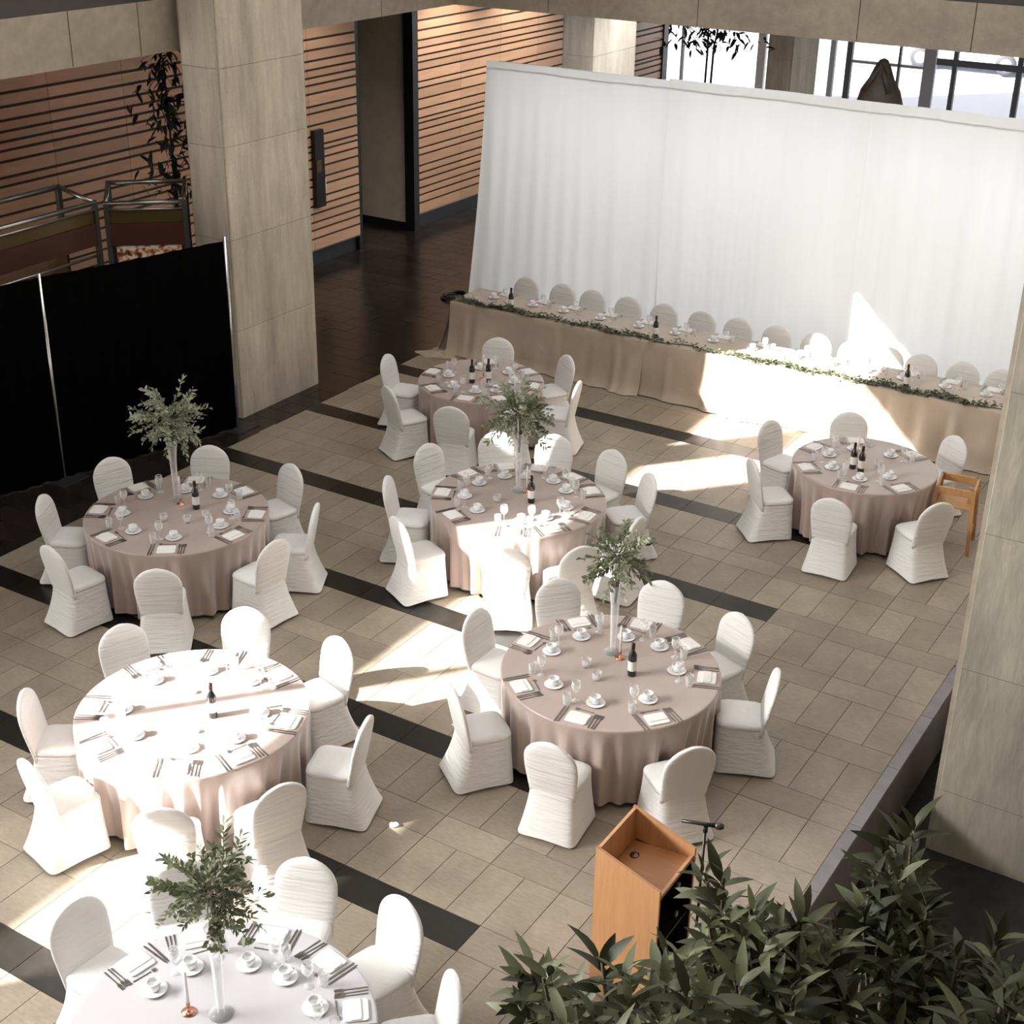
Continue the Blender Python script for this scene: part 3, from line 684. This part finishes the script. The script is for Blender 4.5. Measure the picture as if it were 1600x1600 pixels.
for a, b in zip(poles[:-1], poles[1:]): obj('crossbar', MB().tube([(a+.02, 0, 3.875), (b-.02, 0, 3.875)], .012, 8).mesh('crossbar', 'white_frame'), fr)
# black drape
PA, PB = Vector((-5.78, 10.23, 0)), Vector((-6.42, 7.92, 0)); dd = (PB-PA).normalized(); ang = math.atan2(-dd.y, -dd.x)
PC = PB+dd*2.4
for i, (a, b) in enumerate(((PB, PA), (PC, PB))):
    L = (b-a).length
    o = drape('black_drape', 0, L, 2.44, 40+i, 'black_drape', '', .03, .22)
    o.location = a + Vector((0, 0, 0)) - Vector((sin(ang), -cos(ang), 0))*.06*(-1); o.rotation_euler = (0, 0, ang)
    tag(o, ['black drape panel hung beside the tall concrete column', 'black drape panel hung away from the tall concrete column'][i], 'drape')
for i, (q, lab) in enumerate(((PA, 'chrome drape pole standing beside the tall concrete column'), (PB, 'chrome drape pole between the two black drape panels'))):
    s = empty('drape_pole', q+(Vector((.05, 0, 0)) if i else Vector((.03, .03, 0)))); tag(s, lab, 'stand')
    obj('upright', MB().tube([(0, 0, .01), (.0, 0, 1.2), (0, 0, 2.5)], .021, 10).mesh('upright', 'chrome'), s)
    obj('base_plate', boxmesh('base_plate', 'metal_leg', -.2, .2, -.2, .2, 0, .01), s)

# ================================================================== LECTERN AND MICROPHONE
le = empty('lectern', (2.90, 4.06, 0)); tag(le, 'honey-coloured wooden lectern with an open black back', 'lectern')
lx, ly, zf, zb = .47, .54, 1.20, 1.04
def panel_xz(y0, y1, pts, m, n): 
    mb = MB().loft([[(x, y0, z) for x, z in pts], [(x, y1, z) for x, z in pts]], smooth=False); return kid(obj(n, mb.mesh(n, m), le))
side = [(0, 0), (lx, 0), (lx, zb), (0, zf)]
panel_xz(0, .022, side, 'lectern_wood', 'side_panel'); panel_xz(ly-.022, ly, side, 'lectern_wood', 'side_panel')
kid(obj('front_panel', boxmesh('front_panel', 'lectern_wood', .001, .023, .0225, ly-.0225, 0, zf-.012), le))
panel_xz(.0225, ly-.0225, [(.024, zf-.27), (lx-.03, zb-.075), (lx-.03, zb-.10), (.024, zf-.295)], 'lectern_inner', 'reading_shelf')
kid(obj('inner_back', boxmesh('inner_back', 'black_panel', .024, .034, .023, ly-.023, .02, zf-.30), le))
kid(obj('inner_shelf', boxmesh('inner_shelf', 'black_panel', .036, lx-.02, .023, ly-.023, .50, .52), le))
for s in (.0228, ly-.0278): kid(obj('inner_lining', boxmesh('inner_lining', 'black_panel', .036, lx-.002, s, s+.005, .0, zb-.10), le))
kid(obj('plinth', boxmesh('plinth', 'black_panel', .03, lx-.02, .023, ly-.023, 0, .08), le))
for yy in (.16, .36): kid(obj('cable_grommet', MB().lathe([(.032, 0), (.036, .008), (.024, .012), (.02, .004)], 16).mesh('cable_grommet', 'black_plastic'), le, (.11, yy, zf-.268), (0, R(5), 0)))
kid(obj('edge_strip', boxmesh('edge_strip', 'lectern_wood', lx-.028, lx-.006, .023, ly-.023, zb-.085, zb-.055), le))
for zz in (.62, .86): kid(obj('cable_clip', boxmesh('cable_clip', 'steel', lx-.02, lx-.004, .30, .33, zz, zz+.035), le))
ms = empty('microphone_stand', (3.42, 4.60, 0)); tag(ms, 'thin black microphone stand beside the lectern', 'stand')
obj('base', MB().lathe([(.13, 0), (.13, .012), (.02, .025)], 24).mesh('base', 'black_plastic'), ms)
obj('pole', MB().tube([(0, 0, .02), (0, 0, 1.2)], .010, 8).mesh('pole', 'black_plastic'), ms)
obj('clip', MB().tube([(0, 0, 1.19), (.0, 0, 1.235)], .017, 8).mesh('clip', 'black_plastic'), ms)
mi = empty('microphone', (3.42, 4.60, 1.252)); mi.rotation_euler = (0, R(4), R(25)); tag(mi, 'black handheld microphone clipped on the stand by the lectern', 'microphone')
obj('handle', MB().tube([(-.16, 0, 0), (0, 0, 0), (.06, 0, 0)], [.011, .014, .017], 12).mesh('handle', 'black_plastic'), mi)
obj('grille', MB().tube([(.06, 0, 0), (.075, 0, 0), (.10, 0, 0), (.118, 0, 0)], [.018, .025, .025, .014], 14).mesh('grille', 'metal_leg'), mi)

# ================================================================== HIGH CHAIRS
def high_chair(x, y, z, rz, label):
    h = empty('high_chair', (x, y, z), rz); tag(h, label, 'high chair', None)
    for sx in (-1, 1):
        for sy in (-1, 1):
            obj('leg', MB().loft([[(sx*(.21+dx)+a, sy*(.21+dx)+b, zz) for a, b in ((-.02, -.02), (.02, -.02), (.02, .02), (-.02, .02))] for dx, zz in ((.02, 0), (-.02, .74))], smooth=False).mesh('leg', 'chair_wood'), h)
    for s in (-1, 1):
        obj('rail', boxmesh('rail', 'chair_wood', -.19, .19, s*.195-.012, s*.195+.012, .66, .74), h)
        obj('rail', boxmesh('rail', 'chair_wood', s*.195-.012, s*.195+.012, -.18, .18, .66, .74), h)
        obj('stretcher', boxmesh('stretcher', 'chair_wood', s*.21-.012, s*.21+.012, -.2, .2, .16, .21), h)
    obj('seat', boxmesh('seat', 'chair_wood', -.185, .185, -.185, .185, .50, .52), h)
    obj('crotch_post', boxmesh('crotch_post', 'chair_wood', .12, .16, -.02, .02, .52, .70), h)
    return h
high_chair(2.95, 12.12, 0, R(8), 'honey-coloured wooden high chair standing beside a round table')

# scrap of paper, cable loop
mb = MB(); mb.loft([[(.045*cos(a)*(1+.3*sin(3*a))*s, .035*sin(a)*s, z+.008*sin(2*a)) for a in [2*PI*j/12 for j in range(12)]] for s, z in ((1, .01), (.8, .02), (.3, .026))])
tag(obj('paper_scrap', mb.mesh('paper_scrap', 'paper'), None, (.753, 4.755, .0)), 'small crumpled white scrap lying on the tiles', 'paper')
mb = MB(); mb.tube([(.20*cos(a), .24*sin(a), .02+.008*sin(3*a)) for a in [2*PI*j/36 for j in range(37)]], .02, 8); mb.tube([(.16*cos(a)+.02, .2*sin(a), .05) for a in [2*PI*j/36 for j in range(37)]], .02, 8)
tag(obj('cable_coil', mb.mesh('cable_coil', 'black_plastic'), None, (-6.55, 16.45, 0)), 'black coiled cable on the dark floor beside the white drape', 'cable')

# ================================================================== DISPLAY CASES behind the black drape
def display(name, p0, p1, label, zt=2.75, print_=True):
    p0 = Vector((*p0, 0)); p1 = Vector((*p1, 0)); L = (p1-p0).length; a = math.atan2(p1.y-p0.y, p1.x-p0.x)
    d = empty(name, p0, a); tag(d, label, 'display case')
    for x in (0, L):
        for yy in (0, .6):
            obj('post', boxmesh('post', 'bronze', x-.03, x+.03, yy-.03, yy+.03, 0, zt+.03+(.12 if yy else 0)), d)
    for yy in (0, .6): obj('top_rail', MB().tube([(-.03, yy, zt+.03+.2*yy), (L+.03, yy, zt+.03+.2*yy)], .03, 8).mesh('top_rail', 'steel'), d)
    for x in (0, L): obj('end_rail', MB().tube([(x, 0, zt+.03), (x, .6, zt+.15)], .03, 8).mesh('end_rail', 'steel'), d)
    obj('mid_rail', MB().tube([(.03, -.035, zt-.045), (L-.03, -.035, zt-.045)], .015, 8).mesh('mid_rail', 'steel'), d)
    obj('light_strip', boxmesh('light_strip', 'brass_strip', .03, L-.03, .0, .03, zt-.22, zt-.06), d)
    obj('header_panel', boxmesh('header_panel', 'maroon_panel', .03, L-.03, -.02, .04, zt-.50, zt-.225), d)
    if print_: obj('picture_panel', boxmesh('picture_panel', 'flower_print', .08, L-.08, .0, .02, zt-1.5, zt-.515), d)
    else:
        obj('glass_shelf', boxmesh('glass_shelf', 'pane_glass', .03, L-.03, .03, .57, zt-1.2, zt-1.18), d)
        obj('low_rail', MB().tube([(.03, -.03, zt-.62), (L-.03, -.03, zt-.62)], .02, 8).mesh('low_rail', 'steel'), d)
    obj('case_back', boxmesh('case_back', 'plank', .03, L-.03, .55, .58, .3, zt-.5), d)
display('display_case', (-7.33, 9.88), (-6.62, 10.52), 'steel-framed display case with a flower picture behind the black drape', 2.72)
display('display_case', (-7.35, 7.6), (-7.42, 9.78), 'steel-railed display case with an empty glass shelf beside the slatted wall', 2.74, False)

# ================================================================== PLANTS
def leaf_mesh(L, W, b, m, n=5):
    vs, fs = leaf_poly(L, W, b, n); return MB().add(vs, fs, True).mesh('leaf', m)
BIG = {m: [leaf_mesh(L, W, b, m) for L, W, b in ((.14, .040, .30), (.16, .044, .5), (.115, .036, .1), (.135, .046, .65))] for m in ('leaf_dark', 'leaf_pale')}
def shrub(base, tips, label, seed, mix, per=(8, 12), s=1.0):
    """branching shrub: each tip carries a whorl of long leaves"""
    r_ = random.Random(seed); base = Vector(base); g = empty('foliage_shrub', base); tag(g, label, 'plant')
    fork = sum((Vector(t) for t in tips), Vector())/len(tips); fork = base.lerp(fork, .62); fork.z = base.z+(fork.z-base.z)*.95
    mbt = MB(); mbt.tube([(0, 0, 0), (.03, .02, (fork.z-base.z)*.5), tuple(fork-base)], [.045, .035, .025], 8); obj('trunk', mbt.mesh('trunk', 'bark'), g)
    count = 0; rest = MB()
    allt = [Vector(t) for t in tips]; main = len(allt)
    for t in list(allt):
        for _ in range(4): allt.append(t+Vector((r_.uniform(-.13, .13), r_.uniform(-.13, .13), r_.uniform(-.26, -.03))))
    for tp in allt:
        d0 = (tp-fork); L = d0.length; d = (d0.normalized()+Vector((0, 0, .25))).normalized()
        mid = fork.lerp(tp, .5)+Vector((r_.uniform(-.06, .06), r_.uniform(-.06, .06), -.05))
        obj('branch', MB().tube([tuple(fork-base), tuple(mid-base), tuple(tp-base)], [.016, .011, .006], 6).mesh('branch', 'bark'), g)
        u = d.orthogonal().normalized(); v = d.cross(u); nl = r_.randint(15, 21)
        for k in range(nl):
            t = k/(nl-1); a = k*2.39996+r_.uniform(-.5, .5); tl = 1.65-1.15*t+r_.uniform(-.35, .35)
            dd_ = d*cos(tl)+(u*cos(a)+v*sin(a))*sin(tl)
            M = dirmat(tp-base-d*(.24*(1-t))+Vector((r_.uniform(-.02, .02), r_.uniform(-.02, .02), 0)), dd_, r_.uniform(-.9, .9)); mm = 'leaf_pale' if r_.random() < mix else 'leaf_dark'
            sc_ = s*r_.uniform(.65, 1.15)
            if count < 295:
                o = obj('leaf', r_.choice(BIG[mm]), g); o.matrix_local = M @ Matrix.Scale(sc_, 4); count += 1
            else: place_leaf(rest, M, .14*sc_, .038*sc_, r_.uniform(.1, .7), 4)
    if rest.v: obj('inner_leaves', rest.mesh('inner_leaves', 'leaf_pale' if mix > .3 else 'leaf_dark'), g, kind='stuff')
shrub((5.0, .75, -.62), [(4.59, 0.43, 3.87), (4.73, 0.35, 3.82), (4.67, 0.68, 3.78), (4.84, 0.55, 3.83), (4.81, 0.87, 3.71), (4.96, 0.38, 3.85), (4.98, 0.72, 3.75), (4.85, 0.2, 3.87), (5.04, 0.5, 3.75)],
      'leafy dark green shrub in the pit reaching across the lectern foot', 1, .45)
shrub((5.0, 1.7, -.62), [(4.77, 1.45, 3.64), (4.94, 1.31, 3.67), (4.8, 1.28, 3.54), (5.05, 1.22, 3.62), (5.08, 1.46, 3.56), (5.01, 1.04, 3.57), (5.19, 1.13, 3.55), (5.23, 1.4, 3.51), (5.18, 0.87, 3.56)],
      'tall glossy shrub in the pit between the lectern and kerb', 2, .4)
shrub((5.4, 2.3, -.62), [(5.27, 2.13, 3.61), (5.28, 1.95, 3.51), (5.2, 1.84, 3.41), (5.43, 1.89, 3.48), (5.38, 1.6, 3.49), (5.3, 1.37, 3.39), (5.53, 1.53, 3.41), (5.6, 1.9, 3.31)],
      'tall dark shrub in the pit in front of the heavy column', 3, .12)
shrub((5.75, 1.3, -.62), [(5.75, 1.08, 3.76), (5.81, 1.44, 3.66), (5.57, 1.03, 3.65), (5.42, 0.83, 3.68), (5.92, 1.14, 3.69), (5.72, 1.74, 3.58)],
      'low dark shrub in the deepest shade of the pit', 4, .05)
def thin_tree(base, spread, label, seed, nl, h0, h1, m='leaf_night', stems=1, ll=.16):
    r_ = random.Random(seed); g = empty('indoor_tree', base); tag(g, label, 'tree')
    for s in range(stems):
        obj('trunk', MB().tube([(.12*s, 0, 0), (.14*s+.02, .02, h0), (.3*s, .0, h1*.95)], [.03, .025, .012], 7).mesh('trunk', 'bark_dark'), g)
    lm = [leaf_mesh(ll*f, ll*.32*f, .3, m, 4) for f in (.8, 1, 1.2)]
    for k in range(nl):
        p = Vector((r_.gauss(0, spread[0]), r_.gauss(0, spread[1]), r_.uniform(h0, h1))); a = r_.uniform(0, 6.28)
        o = obj('leaf', r_.choice(lm), g); o.matrix_local = dirmat(p, (cos(a), sin(a), r_.uniform(-1.2, .2)), r_.uniform(-.6, .6))
    mb = MB()
    for k in range(14):
        a = r_.uniform(0, 6.28); z = r_.uniform(h0, h1*.97); mb.tube([(0, 0, z-.3), (spread[0]*1.2*cos(a), spread[1]*1.2*sin(a), z)], .006, 4)
    obj('twigs', mb.mesh('twigs', 'bark_dark'), g)
thin_tree((-7.25, 27.2, 0), (.55, .4), 'slim dark-leaved indoor tree behind the white drape', 5, 280, 2.72, 3.6, stems=2, ll=.21)
thin_tree((-7.72, 11.46, 0), (.16, .16), 'dark-leaved indoor tree behind the tall concrete column', 6, 280, 2.55, 4.5, ll=.17)

# ================================================================== SCULPTURE, CAR
sc = empty('sculpture', (-2.28, 24.0, 0)); tag(sc, 'dark brown carved sculpture with a pointed hooded top', 'sculpture')
prof = [(.50, .30), (.52, .9), (.50, 1.6), (.44, 2.2), (.43, 2.5), (.36, 2.75), (.23, 2.95), (.15, 3.15), (.08, 3.27), (.02, 3.30)]
mb = MB(); mb.loft([[(r*cos(2*PI*j/20)*(1+.05*sin(5*2*PI*j/20+z*3)), .8*r*sin(2*PI*j/20)*(1+.05*sin(3*2*PI*j/20)), z) for j in range(20)] for r, z in prof]); obj('carved_body', mb.mesh('carved_body', 'sculpture'), sc)
obj('plinth', boxmesh('plinth', 'kick', -.6, .6, -.5, .5, 0, .30), sc)
obj('hood_ridge', MB().tube([(-.22, -.22, 2.72), (-.08, -.16, 3.05), (.0, -.05, 3.2), (.08, -.16, 3.05), (.22, -.22, 2.72)], .05, 8).mesh('hood_ridge', 'sculpture'), sc)
car = empty('car', (-6.6, 45.2, 0)); tag(car, 'white car parked on the street outside the windows', 'car')
def prism(pts, y0, y1): return MB().loft([[(x, y0, z) for x, z in pts], [(x, y1, z) for x, z in pts]], smooth=False)
obj('body', prism([(-2.2, .28), (2.2, .28), (2.25, .75), (1.9, .95), (1.0, 1.02), (.4, 1.5), (-1.5, 1.55), (-2.1, 1.0), (-2.25, .7)], 0, 1.8).mesh('body', 'car_white'), car)
obj('side_windows', prism([(.85, 1.02), (.35, 1.43), (-1.4, 1.46), (-1.8, 1.02)], -.008, .004).mesh('side_windows', 'mullion_dark'), car)
obj('sill', boxmesh('sill', 'rubber', -1.1, 1.1, -.01, .02, .26, .34), car)
for x in (-1.35, 1.35):
    for yy in (-.02, 1.66):
        wv = obj('wheel', MB().lathe([(.20, 0), (.33, .0), (.34, .03), (.34, .15), (.33, .18), (.2, .18)], 24).mesh('wheel', 'rubber'), car, (x, yy+.17, .34), (R(90), 0, 0))
        obj('rim', MB().lathe([(.2, .17), (.19, .19), (.05, .185)], 16).mesh('rim', 'rim'), wv)
